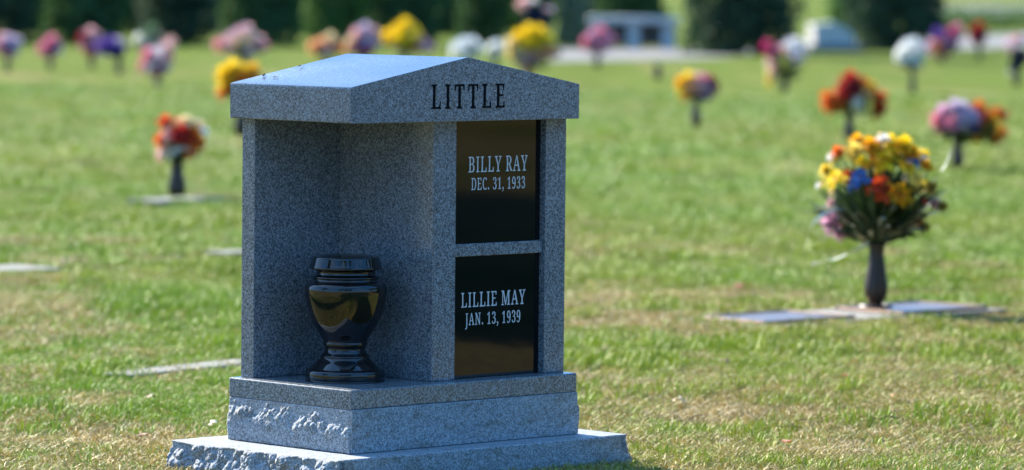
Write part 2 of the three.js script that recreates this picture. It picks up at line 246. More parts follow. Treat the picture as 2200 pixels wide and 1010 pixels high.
const blossoms = [blossomGeo(1, [[11, 1.0, 0.12, 0.17, 0], [9, 0.75, 0.5, 0.16, 0.05]], 0.12), blossomGeo(2, [[8, 0.8, -0.5, 0.26, -0.1], [9, 0.98, 0.1, 0.26, -0.05], [8, 0.8, 0.55, 0.24, 0], [6, 0.6, 0.95, 0.2, 0.1], [4, 0.4, 1.25, 0.16, 0.18]], 0.18), blossomGeo(3, [[12, 0.8, -0.7, 0.16, 0], [13, 0.95, -0.25, 0.16, 0.05], [13, 1.0, 0.15, 0.16, 0.1], [12, 0.95, 0.5, 0.15, 0.15], [10, 0.85, 0.85, 0.14, 0.2], [7, 0.75, 1.2, 0.13, 0.22]], 0.06)];
const eyeGeo = new THREE.SphereGeometry(0.2, 10, 6);
function leafInto(P, I, a, b, width, droop, r) {            // a lance-shaped leaf from a to b
  const o = P.length / 3, d = b.clone().sub(a), side = new THREE.Vector3(d.z, 0.2 * (r() - 0.5) * d.length(), -d.x).normalize().applyAxisAngle(d.clone().normalize(), (r() - 0.5) * 1.6), L = d.length();
  for (let s = 0; s <= 4; s++) { const t = s / 4, w = width * [0.25, 0.85, 1, 0.7, 0.05][s], c = a.clone().addScaledVector(d, t); c.y += droop * L * (t - t * t * 1.6); for (const e of [-1, 1]) P.push(c.x + side.x * w * e, c.y + side.y * w * e, c.z + side.z * w * e); }
  for (let s = 0; s < 4; s++) { const q = o + s * 2; I.push(q, q + 1, q + 2, q + 1, q + 3, q + 2); }
}
function geoOf(P, I) { const g = new THREE.BufferGeometry(); g.setAttribute('position', new THREE.Float32BufferAttribute(P, 3)); g.setIndex(I); g.computeVertexNormals(); return g; }
function vaseGeo(h, w, flutes) {
  const pr = [[0, 0], [0.50, 0], [0.55, 0.03], [0.48, 0.06], [0.62, 0.11], [0.90, 0.19], [1, 0.28], [0.97, 0.38], [0.86, 0.52], [0.72, 0.68], [0.63, 0.82], [0.62, 0.92], [0.70, 0.98], [0.74, 1], [0.62, 1.0], [0.54, 0.96], [0.5, 0.7], [0, 0.68]].map(([x, y]) => new THREE.Vector2(x * w, y * h));
  const g = new THREE.LatheGeometry(pr, flutes ? 64 : 20); if (flutes) { const p = g.attributes.position; for (let i = 0; i < p.count; i++) { const x = p.getX(i), z = p.getZ(i), y = p.getY(i) / h; if (y > 0.08 && y < 0.93) { const k = 1 - 0.09 * (0.5 + 0.5 * Math.cos(Math.atan2(z, x) * 10)) ** 3; p.setX(i, x * k); p.setZ(i, z * k); } } g.computeVertexNormals(); } return g;
}
const labels = {
  b1: ['large full bouquet of yellow, gold, blue and orange flowers on the right lawn', 'fluted dark bronze vase on the long bronze marker'],
  b2: ['round orange, cream and white bouquet on the left lawn', 'dark vase under the round orange and white bouquet'],
  b3: ['yellow and orange bouquet partly behind the left eave of the roof', 'dark vase beside the monument\'s left edge under yellow and orange flowers'],
  b4: ['pink and white bouquet in front of the sage green one on the far left', 'dark vase under the pink and white bouquet, far left'],
  b5: ['purple bouquet with a dark blue lower side on the far left', 'dark vase under the purple bouquet'],
  b6: ['crimson and pale pink bouquet just left of the purple one', 'dark vase under the crimson and pale pink bouquet'],
  b7: ['small pink bouquet, second from the left edge', 'dark vase under the small pink bouquet near the left edge'],
  b8: ['lilac and pale pink bouquet cut by the left edge', 'dark vase under the leftmost bouquet'],
  b9: ['sage green and white bouquet behind the pink and white one', 'dark vase under the sage green bouquet'],
  b10: ['wide pale pink and cream bouquet above the yellow one left of the roof', 'dark vase under the wide pale pink and cream bouquet'],
  b11: ['peach and cream bouquet just above the roof\'s left slope', 'dark vase hidden low under the peach and cream bouquet'],
  b12: ['lilac, pink and magenta bouquet left of the big yellow ball of flowers', 'dark vase under the lilac and magenta bouquet'],
  b13: ['bright yellow ball of flowers with pink edges above the roof ridge', 'dark vase under the bright yellow ball of flowers'],
  b14: ['broad white bouquet above the roof peak', 'dark vase under the broad white bouquet'],
  b14b: ['small white bouquet right of the broad white one', 'dark vase under the small white bouquet'],
  b15: ['large yellow, cream and peach bouquet right of the roof peak', 'dark vase under the yellow, cream and peach bouquet'],
  b16: ['pink bouquet in front of the low stone bench', 'dark vase under the pink bouquet by the paving'],
  b17: ['yellow, pink and crimson bouquet right of the monument roof', 'slim dark green vase under yellow and crimson flowers'],
  b18: ['magenta, pale yellow and white bouquet in front of the large round shrub', 'dark vase under the magenta, yellow and white bouquet'],
  b19: ['red and orange bouquet behind the large yellow bouquet', 'dark vase under the red and orange bouquet'],
  b20: ['tall all white bouquet before the right hand shrub', 'tall slim dark vase under the all white bouquet'],
  b21: ['pink, purple and orange bouquet right of the white one', 'low dark vase under the pink and purple bouquet'],
  b22: ['small dark crimson bouquet by the far lane', 'dark vase under the small crimson bouquet'],
  b23: ['pink and navy bouquet at the right edge', 'dark vase at the right edge under navy flowers'],
  b24: ['double bouquet, lilac pink on the left and orange gold on the right', 'dark vase under the lilac and orange double bouquet'],
  b25: ['navy and pale pink bouquet rising behind the yellow and peach one', 'tall dark vase under the navy bouquet'],
};
const bouquets = {
b1: { at: [1.300, 16.310], lift: 0.022, h: 0.230, w: 0.043, b: [[-16.0,46.5,3.9,'yellow'],[0.6,53.9,4.2,'yellow'],[8.5,58.3,3.2,'yellow'],[3.6,58.8,2.7,'yellow'],[-3.3,58.3,2.7,'gold'],[-8.7,56.3,2.9,'paleyellow'],[-14.5,55.8,2.2,'orange'],[-17.0,54.6,1.7,'white'],[1.1,61.0,2.4,'white'],[-6.7,52.9,2.0,'yellow'],[-7.4,47.5,3.2,'blue'],[-9.9,44.3,2.0,'blue'],[-0.4,43.6,4.2,'redorange'],[6.5,41.1,3.7,'gold'],[9.9,50.4,2.4,'yellow'],[11.9,52.6,2.2,'blue'],[15.8,51.7,1.9,'gold'],[15.8,54.1,1.9,'white'],[18.0,50.9,1.2,'yellow'],[12.4,47.3,2.4,'paleyellow'],[13.3,44.1,2.2,'olive'],[17.5,43.6,2.3,'olive'],[15.8,38.9,1.3,'red'],[22.4,36.7,2.1,'olive'],[-16.0,30.9,3.5,'lilacpink'],[-13.0,27.0,2.4,'lilacpink'],[-17.5,38.0,1.6,'palepink'],[-21.6,44.0,1.2,'white'],[-17.0,41.6,1.7,'cream'],[15.8,29.4,2.3,'olive'],[-6.2,26.2,1.4,'cream'],[11.4,55.8,2.2,'gold']] },
b2: { at: [-1.725, 23.543], h: 0.208, w: 0.048, b: [[-5.3,40.1,3.8,'redorange'],[-0.5,40.6,3.8,'peach'],[4.3,41.6,4.3,'cream'],[9.6,40.1,4.3,'cream'],[13.4,36.3,3.3,'white'],[-8.4,31.5,4.3,'orange'],[-4.3,34.4,4.3,'white'],[-6.7,27.2,4.8,'white'],[-1.9,27.2,4.8,'white'],[2.9,33.9,4.8,'red'],[7.6,33.9,4.3,'orange'],[10.5,30.6,4.3,'orange'],[4.3,29.6,3.8,'white'],[-9.1,23.4,2.9,'pink'],[6.7,26.3,3.3,'orange']] },
b3: { at: [-1.881, 31.715], h: 0.274, w: 0.052, b: [[-13.5,38.0,4.8,'yellow'],[-10.9,45.1,5.5,'yellow'],[-5.2,48.9,5.8,'yellow'],[1.9,48.9,5.8,'yellow'],[7.7,47.6,4.8,'gold'],[-5.8,41.2,5.2,'gold'],[0.6,42.5,5.2,'orange'],[7.1,42.5,5.2,'orange'],[-12.2,32.2,4.2,'orange'],[10.3,45.1,3.9,'peach'],[-2.6,35.4,4.5,'orange']] },
b4: { at: [-3.406, 43.799], h: 0.116, w: 0.040, b: [[-6.7,32.0,6.7,'pink'],[1.3,35.6,6.7,'white'],[8.4,39.1,6.2,'palepink'],[11.1,31.1,6.2,'pink'],[3.1,27.6,6.7,'palepink'],[-5.8,24.0,6.2,'white'],[-12.0,22.2,4.9,'pink'],[8.4,22.2,5.3,'lilac'],[-0.4,19.6,5.8,'pink']] },
b5: { at: [-4.245, 49.312], h: 0.170, w: 0.045, b: [[-18.5,30.0,6.5,'purple'],[-10.5,35.0,7.0,'purple'],[-1.5,36.0,6.5,'lilac'],[2.5,30.0,5.5,'purple'],[-7.5,27.0,7.0,'purple'],[-16.5,24.0,5.5,'purple'],[-1.5,24.0,5.0,'navy']] },
b6: { at: [-4.755, 51.693], h: 0.136, w: 0.042, b: [[-8.9,34.6,6.3,'crimson'],[-0.5,38.8,6.8,'palepink'],[6.8,34.6,5.8,'palepink'],[-5.8,26.2,6.3,'pink'],[2.6,27.3,6.3,'palepink'],[-0.5,18.9,5.2,'crimson']] },
b7: { at: [-5.159, 51.068], h: 0.135, w: 0.041, b: [[-6.2,28.5,6.2,'pink'],[2.1,31.1,6.7,'pink'],[9.3,29.0,4.7,'palepink'],[-8.3,21.8,5.2,'pink'],[0.0,21.8,6.7,'pink'],[7.3,21.8,5.2,'lilac'],[-1.6,15.6,4.1,'pink']] },
b8: { at: [-5.499, 49.834], h: 0.157, w: 0.040, b: [[-6.1,37.9,6.6,'palepink'],[2.0,32.9,6.6,'lilac'],[10.1,31.9,5.6,'lilac'],[-3.0,26.8,6.1,'pink'],[5.1,24.8,6.1,'lilac'],[-13.2,30.3,6.1,'palepink'],[2.0,19.7,4.6,'pink']] },
b9: { at: [-4.298, 53.786], h: 0.175, w: 0.044, b: [[-10.9,31.7,6.6,'white'],[-2.2,36.0,7.1,'sage'],[6.6,40.4,7.1,'sage'],[12.0,32.8,5.5,'sage'],[1.1,26.2,6.0,'white'],[-8.7,22.9,6.0,'sage'],[27.3,26.2,5.5,'palepink']] },
b10: { at: [-2.858, 48.865], h: 0.193, w: 0.060, b: [[-26.3,34.2,6.4,'pink'],[-17.4,40.2,7.4,'palepink'],[-9.4,46.1,7.4,'palepink'],[-0.5,51.1,7.9,'palepink'],[6.4,44.1,6.9,'cream'],[13.4,37.2,6.4,'palepink'],[19.3,32.2,5.0,'pink'],[-3.5,36.2,7.4,'cream'],[-15.4,30.3,6.9,'palepink'],[4.5,29.3,6.9,'palepink'],[-24.3,26.3,4.5,'cream'],[14.4,28.3,4.5,'palepink']] },
b11: { at: [-2.134, 52.375], h: 0.149, w: 0.048, b: [[-13.8,26.6,6.9,'peach'],[-5.3,31.9,7.4,'peach'],[4.3,34.0,6.9,'cream'],[11.7,28.7,6.4,'peach'],[-11.7,19.1,5.8,'peach'],[1.1,23.4,6.4,'palepink'],[12.8,21.3,4.8,'orange']] },
b12: { at: [-1.710, 52.103], h: 0.180, w: 0.048, b: [[-14.8,32.8,6.9,'cream'],[-6.3,40.2,6.9,'palepink'],[2.1,45.5,7.4,'lilac'],[10.6,42.3,6.3,'palepink'],[14.8,32.8,5.8,'lilac'],[3.2,33.8,6.9,'lilac'],[-8.5,27.5,6.3,'pink'],[-16.9,24.3,5.3,'peach'],[4.2,24.3,6.9,'magenta'],[-4.2,21.2,4.8,'palepink']] },
b13: { at: [-1.250, 52.300], h: 0.191, w: 0.053, b: [[-17.0,39.3,7.4,'yellow'],[-8.5,46.7,8.0,'yellow'],[1.1,49.9,8.5,'yellow'],[10.6,45.7,8.0,'yellow'],[15.9,37.2,6.4,'yellow'],[-3.2,37.2,8.5,'yellow'],[6.4,31.9,7.4,'yellow'],[-11.7,29.7,6.4,'cream'],[12.7,26.5,6.4,'pink'],[22.3,31.9,6.9,'lilacpink'],[27.6,25.5,5.8,'lilacpink'],[-3.2,23.4,5.3,'lilac']] },
b14: { at: [-0.528, 51.279], h: 0.208, w: 0.047, b: [[-13.5,28.1,7.3,'white'],[-5.2,33.3,7.8,'white'],[4.2,36.4,7.8,'white'],[12.5,31.2,6.8,'white'],[-1.0,23.9,7.3,'white'],[9.4,21.9,6.2,'white'],[-15.6,20.8,5.7,'white']] },
b14b: { at: [-0.214, 50.980], h: 0.166, w: 0.041, b: [[-5.2,30.0,5.7,'white'],[2.1,34.2,6.2,'white'],[6.2,27.9,5.2,'white'],[-1.0,23.8,5.2,'white']] },
b15: { at: [0.140, 47.921], h: 0.146, w: 0.058, b: [[-15.6,38.9,7.3,'cream'],[-7.8,45.7,7.3,'yellow'],[1.9,50.6,8.3,'yellow'],[11.7,49.6,7.8,'yellow'],[19.5,42.8,7.3,'yellow'],[26.3,35.0,6.3,'peach'],[31.1,30.2,3.9,'palepink'],[1.0,38.9,8.3,'yellow'],[11.7,37.9,7.8,'yellow'],[-9.7,33.1,7.3,'cream'],[-17.5,30.2,5.4,'yellow'],[1.9,29.2,7.8,'palepink'],[19.5,31.1,6.8,'peach'],[-13.6,24.3,5.8,'cream'],[8.8,26.3,5.8,'palepink'],[-4.9,19.5,5.8,'palepink'],[1.0,13.6,4.9,'redorange']] },
b16: { at: [0.995, 54.680], h: 0.155, w: 0.050, b: [[-11.7,31.1,6.1,'pink'],[-5.0,37.7,6.7,'lilacpink'],[3.9,42.2,6.7,'pink'],[12.8,37.7,6.7,'lilacpink'],[17.2,31.1,5.0,'pink'],[0.6,30.0,7.8,'pink'],[9.4,26.6,6.7,'lilacpink'],[-13.9,25.5,4.4,'magenta'],[-2.8,22.2,6.1,'palepink']] },
b17: { at: [1.379, 34.575], h: 0.225, w: 0.039, b: [[-10.9,35.1,4.6,'gold'],[-6.0,37.9,4.6,'yellow'],[-1.1,39.3,4.6,'palepink'],[4.6,38.6,4.9,'pink'],[10.2,37.2,4.9,'crimson'],[13.7,33.0,4.2,'crimson'],[-8.8,29.5,4.9,'yellow'],[-3.2,30.9,4.9,'peach'],[3.2,31.6,4.9,'palepink'],[8.1,30.9,4.6,'lilac'],[-7.4,25.3,3.5,'redorange'],[5.3,26.0,4.2,'purple'],[11.6,27.4,3.9,'pink']] },
b18: { at: [2.668, 45.184], h: 0.124, w: 0.050, b: [[-17.0,44.5,5.5,'magenta'],[-13.3,37.1,5.5,'magenta'],[-7.8,40.8,6.0,'pink'],[-4.1,36.2,6.9,'paleyellow'],[3.2,46.3,6.4,'white'],[9.6,50.0,6.9,'white'],[17.0,46.3,6.4,'white'],[21.6,41.7,4.6,'white'],[9.6,40.8,6.9,'white'],[-10.5,28.9,6.4,'palepink'],[-0.5,28.0,6.4,'paleyellow'],[6.9,31.6,6.0,'lilac'],[15.1,35.3,5.0,'lilac'],[-16.1,17.0,5.0,'paleyellow'],[-9.6,21.6,5.0,'palepink'],[-13.3,9.6,4.1,'yellow']] },
b19: { at: [2.375, 32.399], h: 0.187, w: 0.043, b: [[-14.5,30.6,5.6,'orange'],[-15.8,24.7,5.3,'orange'],[-5.9,38.5,5.6,'red'],[0.7,43.7,5.9,'red'],[3.3,37.2,5.9,'crimson'],[7.9,42.4,5.3,'orange'],[13.2,39.1,5.6,'gold'],[15.8,34.5,4.6,'orange'],[19.7,30.6,5.3,'redorange'],[21.0,24.0,4.9,'red'],[18.4,20.1,3.9,'redorange'],[-2.6,33.2,4.6,'red'],[-7.9,26.0,3.9,'orange'],[4.6,29.3,3.9,'white'],[3.9,24.0,3.6,'cream']] },
b20: { at: [3.814, 43.848], h: 0.240, w: 0.036, b: [[-12.5,44.5,5.8,'white'],[-7.1,49.8,5.8,'white'],[-0.9,53.4,6.2,'white'],[5.3,49.0,5.8,'white'],[8.9,42.7,4.9,'white'],[-3.6,42.7,6.2,'white'],[2.7,37.4,5.8,'white'],[-8.9,37.4,5.3,'white'],[-15.1,38.3,4.0,'white'],[-1.8,32.9,4.5,'white']] },
b21: { at: [5.471, 58.733], h: 0.095, w: 0.042, b: [[-15.5,22.7,7.2,'lilacpink'],[-7.2,25.0,7.7,'orange'],[-4.8,38.2,7.2,'purple'],[4.8,28.6,7.7,'lilacpink'],[13.1,38.2,7.7,'magenta'],[19.1,44.1,7.2,'pink'],[23.8,35.8,6.0,'pink'],[-3.6,16.7,7.2,'peach'],[6.0,17.9,6.6,'magenta'],[14.3,27.4,6.6,'lilacpink']] },
b22: { at: [6.279, 61.952], h: 0.176, w: 0.044, b: [[-9.4,37.7,6.9,'crimson'],[-0.6,41.5,7.5,'red'],[6.9,35.2,6.3,'crimson'],[-3.1,30.2,7.5,'crimson'],[4.4,25.2,5.7,'crimson']] },
b23: { at: [5.267, 48.029], h: 0.175, w: 0.044, b: [[-8.8,46.8,5.4,'lilacpink'],[-1.9,49.7,5.8,'pink'],[4.9,47.8,5.8,'lilac'],[-5.8,40.0,5.4,'palepink'],[1.9,36.1,6.8,'navy'],[6.8,30.2,5.8,'navy'],[0.0,25.3,6.3,'navy'],[-5.8,14.6,4.9,'white']] },
b24: { at: [2.696, 27.775], h: 0.197, w: 0.042, b: [[-12.1,31.6,4.5,'pink'],[-8.2,36.1,4.8,'lilacpink'],[-5.9,30.4,5.1,'pink'],[-1.4,38.9,4.8,'lilac'],[3.1,37.2,4.8,'lilac'],[6.5,33.3,4.2,'lilac'],[-11.0,27.1,3.4,'pink'],[-0.3,32.1,4.5,'lilac'],[8.2,28.8,3.9,'purple'],[4.8,26.5,3.7,'cream'],[11.6,38.3,4.5,'orange'],[14.4,33.3,4.2,'redorange'],[19.5,32.1,4.5,'gold'],[24.0,37.2,3.9,'orange'],[26.2,33.8,3.4,'redorange'],[16.6,26.5,4.5,'olive'],[22.3,27.1,4.2,'gold'],[25.7,23.7,3.7,'redorange'],[18.9,20.3,3.9,'olive'],[9.9,20.9,3.1,'gold'],[23.4,19.7,3.4,'redorange']] },
b25: { at: [0.252, 53.405], h: 0.249, w: 0.049, b: [[-13.0,75.9,7.6,'palepink'],[-5.4,80.2,7.0,'white'],[-2.2,68.3,8.7,'navy'],[5.4,61.8,8.7,'navy'],[-4.3,57.5,8.1,'navy'],[11.9,54.2,6.5,'navy'],[3.3,49.9,7.6,'navy'],[16.3,70.5,5.4,'lilac']] },};
let nb = 0;
for (const [key, q] of Object.entries(bouquets)) {
  const r = rng(1000 + 17 * nb++), near = key === 'b1', [bx, bd] = q.at, [bLabel, vLabel] = labels[key], lift = q.lift ?? 0;
  const vase = thing('flower_vase', vLabel, 'vase', [bx, lift, -bd], r() * 6, 'grave vases on the lawn');
  mesh('body', vaseGeo(q.h, q.w, near || key === 'b2'), M.bronze, vase);
  const o = thing('flower_bouquet', bLabel, 'bouquet', [bx, lift, -bd], 0, 'bouquets on the lawn');
  const B = q.b.map(([x, y, s, c]) => [x / 100, y / 100, s / 100, c]);
  const xs = B.map(b => b[0]), ys = B.map(b => b[1]), cx = (Math.min(...xs) + Math.max(...xs)) / 2, y1 = Math.max(...ys), y0 = Math.min(Math.min(...ys), q.h + 0.04), cy = (y0 + y1) / 2, Rx = (Math.max(...xs) - Math.min(...xs)) / 2 + 0.02, Ry = (y1 - y0) / 2 + 0.02, up = new THREE.Vector3(0, 1, 0), heart = new THREE.Vector3(cx * 0.6, cy - Ry * 0.5, 0);
  const put = (x, y, z, s, c, t) => { const m = mesh('blossom', blossoms[t], petalMat[c], o); m.position.set(x, y, z); m.scale.setScalar(s * 1.3); m.quaternion.setFromUnitVectors(up, new THREE.Vector3(x, y, z).sub(heart).add(new THREE.Vector3((r() - 0.5) * 0.05, 0.03, (r() - 0.5) * 0.05)).normalize()); if (near && t === 0) { const e = mesh('flower_eye', eyeGeo, M.flowerEye, m); e.position.y = 0.06; e.scale.set(1, 0.5, 1); } };
  B.forEach(([x, y, s, c], i) => {
    const k = 1 - ((x - cx) / Rx) ** 2 - ((y - cy) / Ry) ** 2, z = Math.sqrt(Math.max(0.02, k)) * Rx * 0.72, t = c === 'white' || c === 'blue' ? 0 : [2, 1, 2, 0][Math.floor(r() * 4)];
    put(x, y, z * (0.75 + 0.35 * r()), s, c, t);
    if (i % 2) { const j = B[Math.floor(r() * B.length)]; put(cx + (x - cx) * 0.9, cy + (y - cy) * 0.9, -z * (0.7 + 0.4 * r()), s, j[3], t); }
  });
  if (near) for (let i = 0; i < 34; i++) { const a = r() * 6.283, e = 0.15 + 1.3 * r() ** 1.1, k = 0.9 + 0.14 * r(); put(cx * 0.6 + Math.cos(a) * Math.cos(e) * Rx * 0.86 * k, cy - Ry * 0.1 + Math.sin(e) * Ry * 1.0 * k, Math.sin(a) * Math.cos(e) * Rx * 0.75 * k, 0.016 + 0.014 * r(), ['yellow', 'gold', 'paleyellow', 'yellow', 'olive', 'gold', 'cream', 'orange'][Math.floor(r() * 8)], Math.floor(r() * 3)); }
  const P = [], I = [], mouth = new THREE.Vector3(0, q.h * 0.96, 0), nl = near ? 330 : 110;
  for (let i = 0; i < nl; i++) {
    const a = r() * Math.PI * 2, e = (r() ** 0.8 - 0.42) * 2.0, rad = Rx * (0.55 + (near ? 0.62 : 0.66) * r()), end = new THREE.Vector3(cx * 0.7 + Math.cos(a) * rad * Math.cos(e), cy - Ry * 0.25 + Math.sin(e) * Ry * 0.82, Math.sin(a) * rad * Math.cos(e));
    const st = mouth.clone().lerp(end, i % 3 ? 0.25 + 0.3 * r() : 0.05); leafInto(P, I, st, end, (near ? 0.011 : 0.016) * (0.7 + 0.7 * r()), 0.35 * r(), r);
  }
  const f = mesh('foliage', geoOf(P, I), M.leaf, o); f.userData.kind = 'stuff';
  if (near) { const PP = [], II = []; for (let i = 0; i < 26; i++) { const a = r() * 6.283, e = -0.5 + 0.9 * r(), end = new THREE.Vector3(Math.cos(a) * Rx * (0.6 + 0.4 * r()), q.h + 0.11 + Math.sin(e) * 0.13, Math.sin(a) * Rx * (0.5 + 0.4 * r())); leafInto(PP, II, mouth.clone().lerp(end, 0.45), end, 0.011 * (0.7 + 0.5 * r()), 0.5 * r(), r); } tag(mesh('pale_leaves', geoOf(PP, II), M.paleLeaf, o), 'pale dusty leaves', null, null, 'stuff'); }
  const SP = [];
  B.forEach(([x, y, s], i) => { if (i > 24) return; const z = Math.sqrt(Math.max(0.02, 1 - ((x - cx) / Rx) ** 2 - ((y - cy) / Ry) ** 2)) * Rx * 0.7; const c = new THREE.QuadraticBezierCurve3(new THREE.Vector3(0, q.h * 0.75, 0), new THREE.Vector3(x * 0.25, lerp(q.h, y, 0.55), z * 0.25), new THREE.Vector3(x, y - 0.004, z)); SP.push(new THREE.TubeGeometry(c, 5, 0.0022, 4)); });
  const st = mesh('stems', mergeGeometries(SP), M.leaf, o); st.userData.kind = 'stuff';
  if (near) {
    const rib = (pts, w) => { const c = new THREE.CatmullRomCurve3(pts.map(p => new THREE.Vector3(...p))), PP = [], II = []; for (let i = 0; i <= 16; i++) { const t = i / 16, p = c.getPoint(t), tw = 0.5 + 1.3 * Math.sin(t * 4 + pts[0][0] * 30); PP.push(p.x, p.y + w * Math.cos(tw), p.z + w * Math.sin(tw), p.x, p.y - w * Math.cos(tw), p.z - w * Math.sin(tw)); if (i) { const k = i * 2; II.push(k - 2, k - 1, k, k - 1, k + 1, k); } } mesh('ribbon', geoOf(PP, II), M.ribbon, o); };
    rib([[-0.03, 0.235, 0.03], [-0.09, 0.21, 0.09], [-0.15, 0.185, 0.12], [-0.24, 0.165, 0.12]], 0.008);
    rib([[-0.10, 0.36, 0.05], [-0.16, 0.37, 0.08], [-0.22, 0.36, 0.10]], 0.008);
    rib([[-0.10, 0.36, 0.06], [-0.18, 0.35, 0.10], [-0.235, 0.31, 0.12], [-0.255, 0.24, 0.12]], 0.007);
    rib([[0.18, 0.43, 0.02], [0.21, 0.48, 0.04], [0.24, 0.52, 0.03], [0.27, 0.62, 0.02]], 0.006);
  }
}
{ const v = thing('flower_vase', 'short empty dark vase standing alone beyond the monument\'s right side', 'vase', [1.547, 0, -49.239], 0, 'grave vases on the lawn'); mesh('body', vaseGeo(0.17, 0.05, false), M.bronze, v); }

// ------------------------------------------------------------------ flat grave markers
M.weathered = new THREE.MeshStandardMaterial({ map: granite(0.30, 0.2, 0.09, 501), color: rgb(1, 0.93, 0.82), roughness: 0.95 });
function marker(label, x, d, L, W, turn, kind, h = 0.03) {
  const o = thing('grave_marker', label, 'grave marker', [x, 0, -d], turn, 'flat markers set in the lawn');
  mesh('stone', slab(-L / 2, L / 2, -0.05, h, -W / 2, W / 2, 0.006), M.weathered, o);
  if (kind === 'bronze') {
    for (const s of [-1, 1]) {
      const cx = s * L * 0.275, w = L * 0.36, p = mesh('bronze_plate', slab(cx - w / 2, cx + w / 2, h - 0.004, h + 0.007, -W * 0.40, W * 0.40, 0.003), M.plate, o);
      for (const e of [-1, 1]) { mesh('border', slab(cx - w / 2, cx + w / 2, h + 0.003, h + 0.012, e * W * 0.385 - 0.008, e * W * 0.385 + 0.008, 0.003), M.plate, p); mesh('border', slab(cx + e * w * 0.48 - 0.008, cx + e * w * 0.48 + 0.008, h + 0.0035, h + 0.0115, -W * 0.36, W * 0.36, 0.003), M.plate, p); }
    }
    const ring = new THREE.TorusGeometry(0.05, 0.012, 8, 28); ring.rotateX(Math.PI / 2); ring.translate(0.267, h + 0.006, -0.088); mesh('vase_ring', ring, M.bronze, o);
  }
  return o;
}
marker('long flat marker with two bronze plates under the large yellow bouquet', 1.17, 16.06, 1.30, 0.40, YAW, 'bronze', 0.020);
marker('flat marker under the round orange and white bouquet', -1.68, 23.2, 0.50, 0.26, YAW, 'plain', 0.032);
marker('flat grey marker cut by the left edge of the lawn', -2.08, 18.0, 0.56, 0.30, YAW, 'plain', 0.018);
marker('small pale stone just left of the monument\'s side', -1.15, 19.1, 0.22, 0.14, YAW, 'plain', 0.028);
marker('long sunken pale stone edge in the grass left of the monument', -0.90, 13.75, 0.90, 0.12, 0.95, 'plain', 0.026);
const flats = [[1.17, 16.06, 1.30, 0.40, YAW], [-1.68, 23.2, 0.50, 0.26, YAW], [-2.08, 18.0, 0.56, 0.30, YAW], [-1.15, 19.1, 0.22, 0.14, YAW], [-0.90, 13.75, 0.90, 0.12, 0.95]];

// ------------------------------------------------------------------ low stone bench and slanted stone far behind
M.paleStone = new THREE.MeshStandardMaterial({ color: rgb(1, 0.92, 0.84), map: granite(0.66, 0.55, 0.38, 401), roughness: 0.85 });
M.blueStone = new THREE.MeshStandardMaterial({ map: granite(0.32, 0.24, 0.12, 405), color: rgb(1, 0.88, 0.80), roughness: 0.85 });
{
  const b = thing('stone_bench', 'low wide grey stone bench with a pale top behind the paving', 'stone bench', [1.75, 0, -67.2], 0);
  mesh('top', slab(-0.66, 0.66, 0.37, 0.47, -0.24, 0.24, 0.012), M.paleStone, b);
  for (const s of [-1, 0, 1]) mesh('support', slab(s * 0.5 - 0.09, s * 0.5 + 0.09, 0, 0.37, -0.18, 0.18, 0.01), M.paleStone, b);
  mesh('back_panel', slab(-0.62, 0.62, 0.04, 0.365, -0.2, -0.12, 0.01), M.blueStone, b);
  const s = thing('slant_headstone', 'pale slanted headstone between the two large round shrubs', 'headstone', [4.58, 0, -66.4], 0.35);
  const sh = new THREE.Shape([[-0.30, 0.12], [0.30, 0.12], [0.30, 0.26], [0.02, 0.42], [-0.30, 0.40]].map(p => new THREE.Vector2(...p))), g = new THREE.ExtrudeGeometry(sh, { depth: 0.26, bevelEnabled: true, bevelSize: 0.008, bevelThickness: 0.008 }); g.translate(0, 0, -0.13);
  mesh('stone', boxUV(g, TILE), M.paleStone, s); mesh('base', slab(-0.40, 0.40, 0, 0.115, -0.22, 0.22, 0.01), M.blueStone, s);
}

// ------------------------------------------------------------------ shrubs and trees
function cloud(n, seed, place, size) {                      // many small bent leaves
  const r = rng(seed), P = [], I = [], q = new THREE.Quaternion(), v = new THREE.Vector3(), e = new THREE.Euler();
  for (let i = 0; i < n; i++) { const [x, y, z] = place(r, i), s = size * (0.6 + 0.8 * r()), o = P.length / 3; e.set(r() * 6.3, r() * 6.3, r() * 6.3); q.setFromEuler(e); for (const [a, b, c] of [[-1, 0, 0], [0, -0.45, 0.12], [0, 0.45, 0.12], [1, 0, 0]]) { v.set(a * s, b * s, c * s).applyQuaternion(q); P.push(x + v.x, y + v.y, z + v.z); } I.push(o, o + 1, o + 2, o + 2, o + 1, o + 3); }
  return geoOf(P, I);
}
const shrubLobes = seed => { const r = rng(seed), L = []; for (let i = 0; i < 34; i++) { const a = i * 2.39996, y = 0.12 + 2.3 * (i / 34), rad = 0.80 * Math.sqrt(Math.max(0.08, 1 - ((y - 0.9) / 1.75) ** 2)); L.push([Math.cos(a) * rad * (0.55 + 0.35 * r()), y, Math.sin(a) * rad * (0.55 + 0.35 * r()), 0.30 + 0.2 * r()]); } return L; };
const shrubGeo = [11, 12, 13].map(s => { const L = shrubLobes(s); return cloud(9000, s + 50, (r) => { const l = L[Math.floor(r() * L.length)], u = r() * 2 - 1, a = r() * 6.283, k = l[3] * Math.cbrt(0.25 + 0.75 * r()), w = Math.sqrt(1 - u * u); return [l[0] + k * w * Math.cos(a), Math.max(0.02, l[1] + k * u), l[2] + k * w * Math.sin(a)]; }, 0.075); });
const shrubStem = (() => { const r = rng(5), T = []; for (let i = 0; i < 7; i++) { const a = i * 0.9, p = [new THREE.Vector3(0, -0.05, 0), new THREE.Vector3(Math.cos(a) * 0.1, 0.6, Math.sin(a) * 0.1), new THREE.Vector3(Math.cos(a) * 0.4, 1.4 + 0.6 * r(), Math.sin(a) * 0.4)]; T.push(new THREE.TubeGeometry(new THREE.CatmullRomCurve3(p), 6, 0.03, 6)); } return mergeGeometries(T); })();
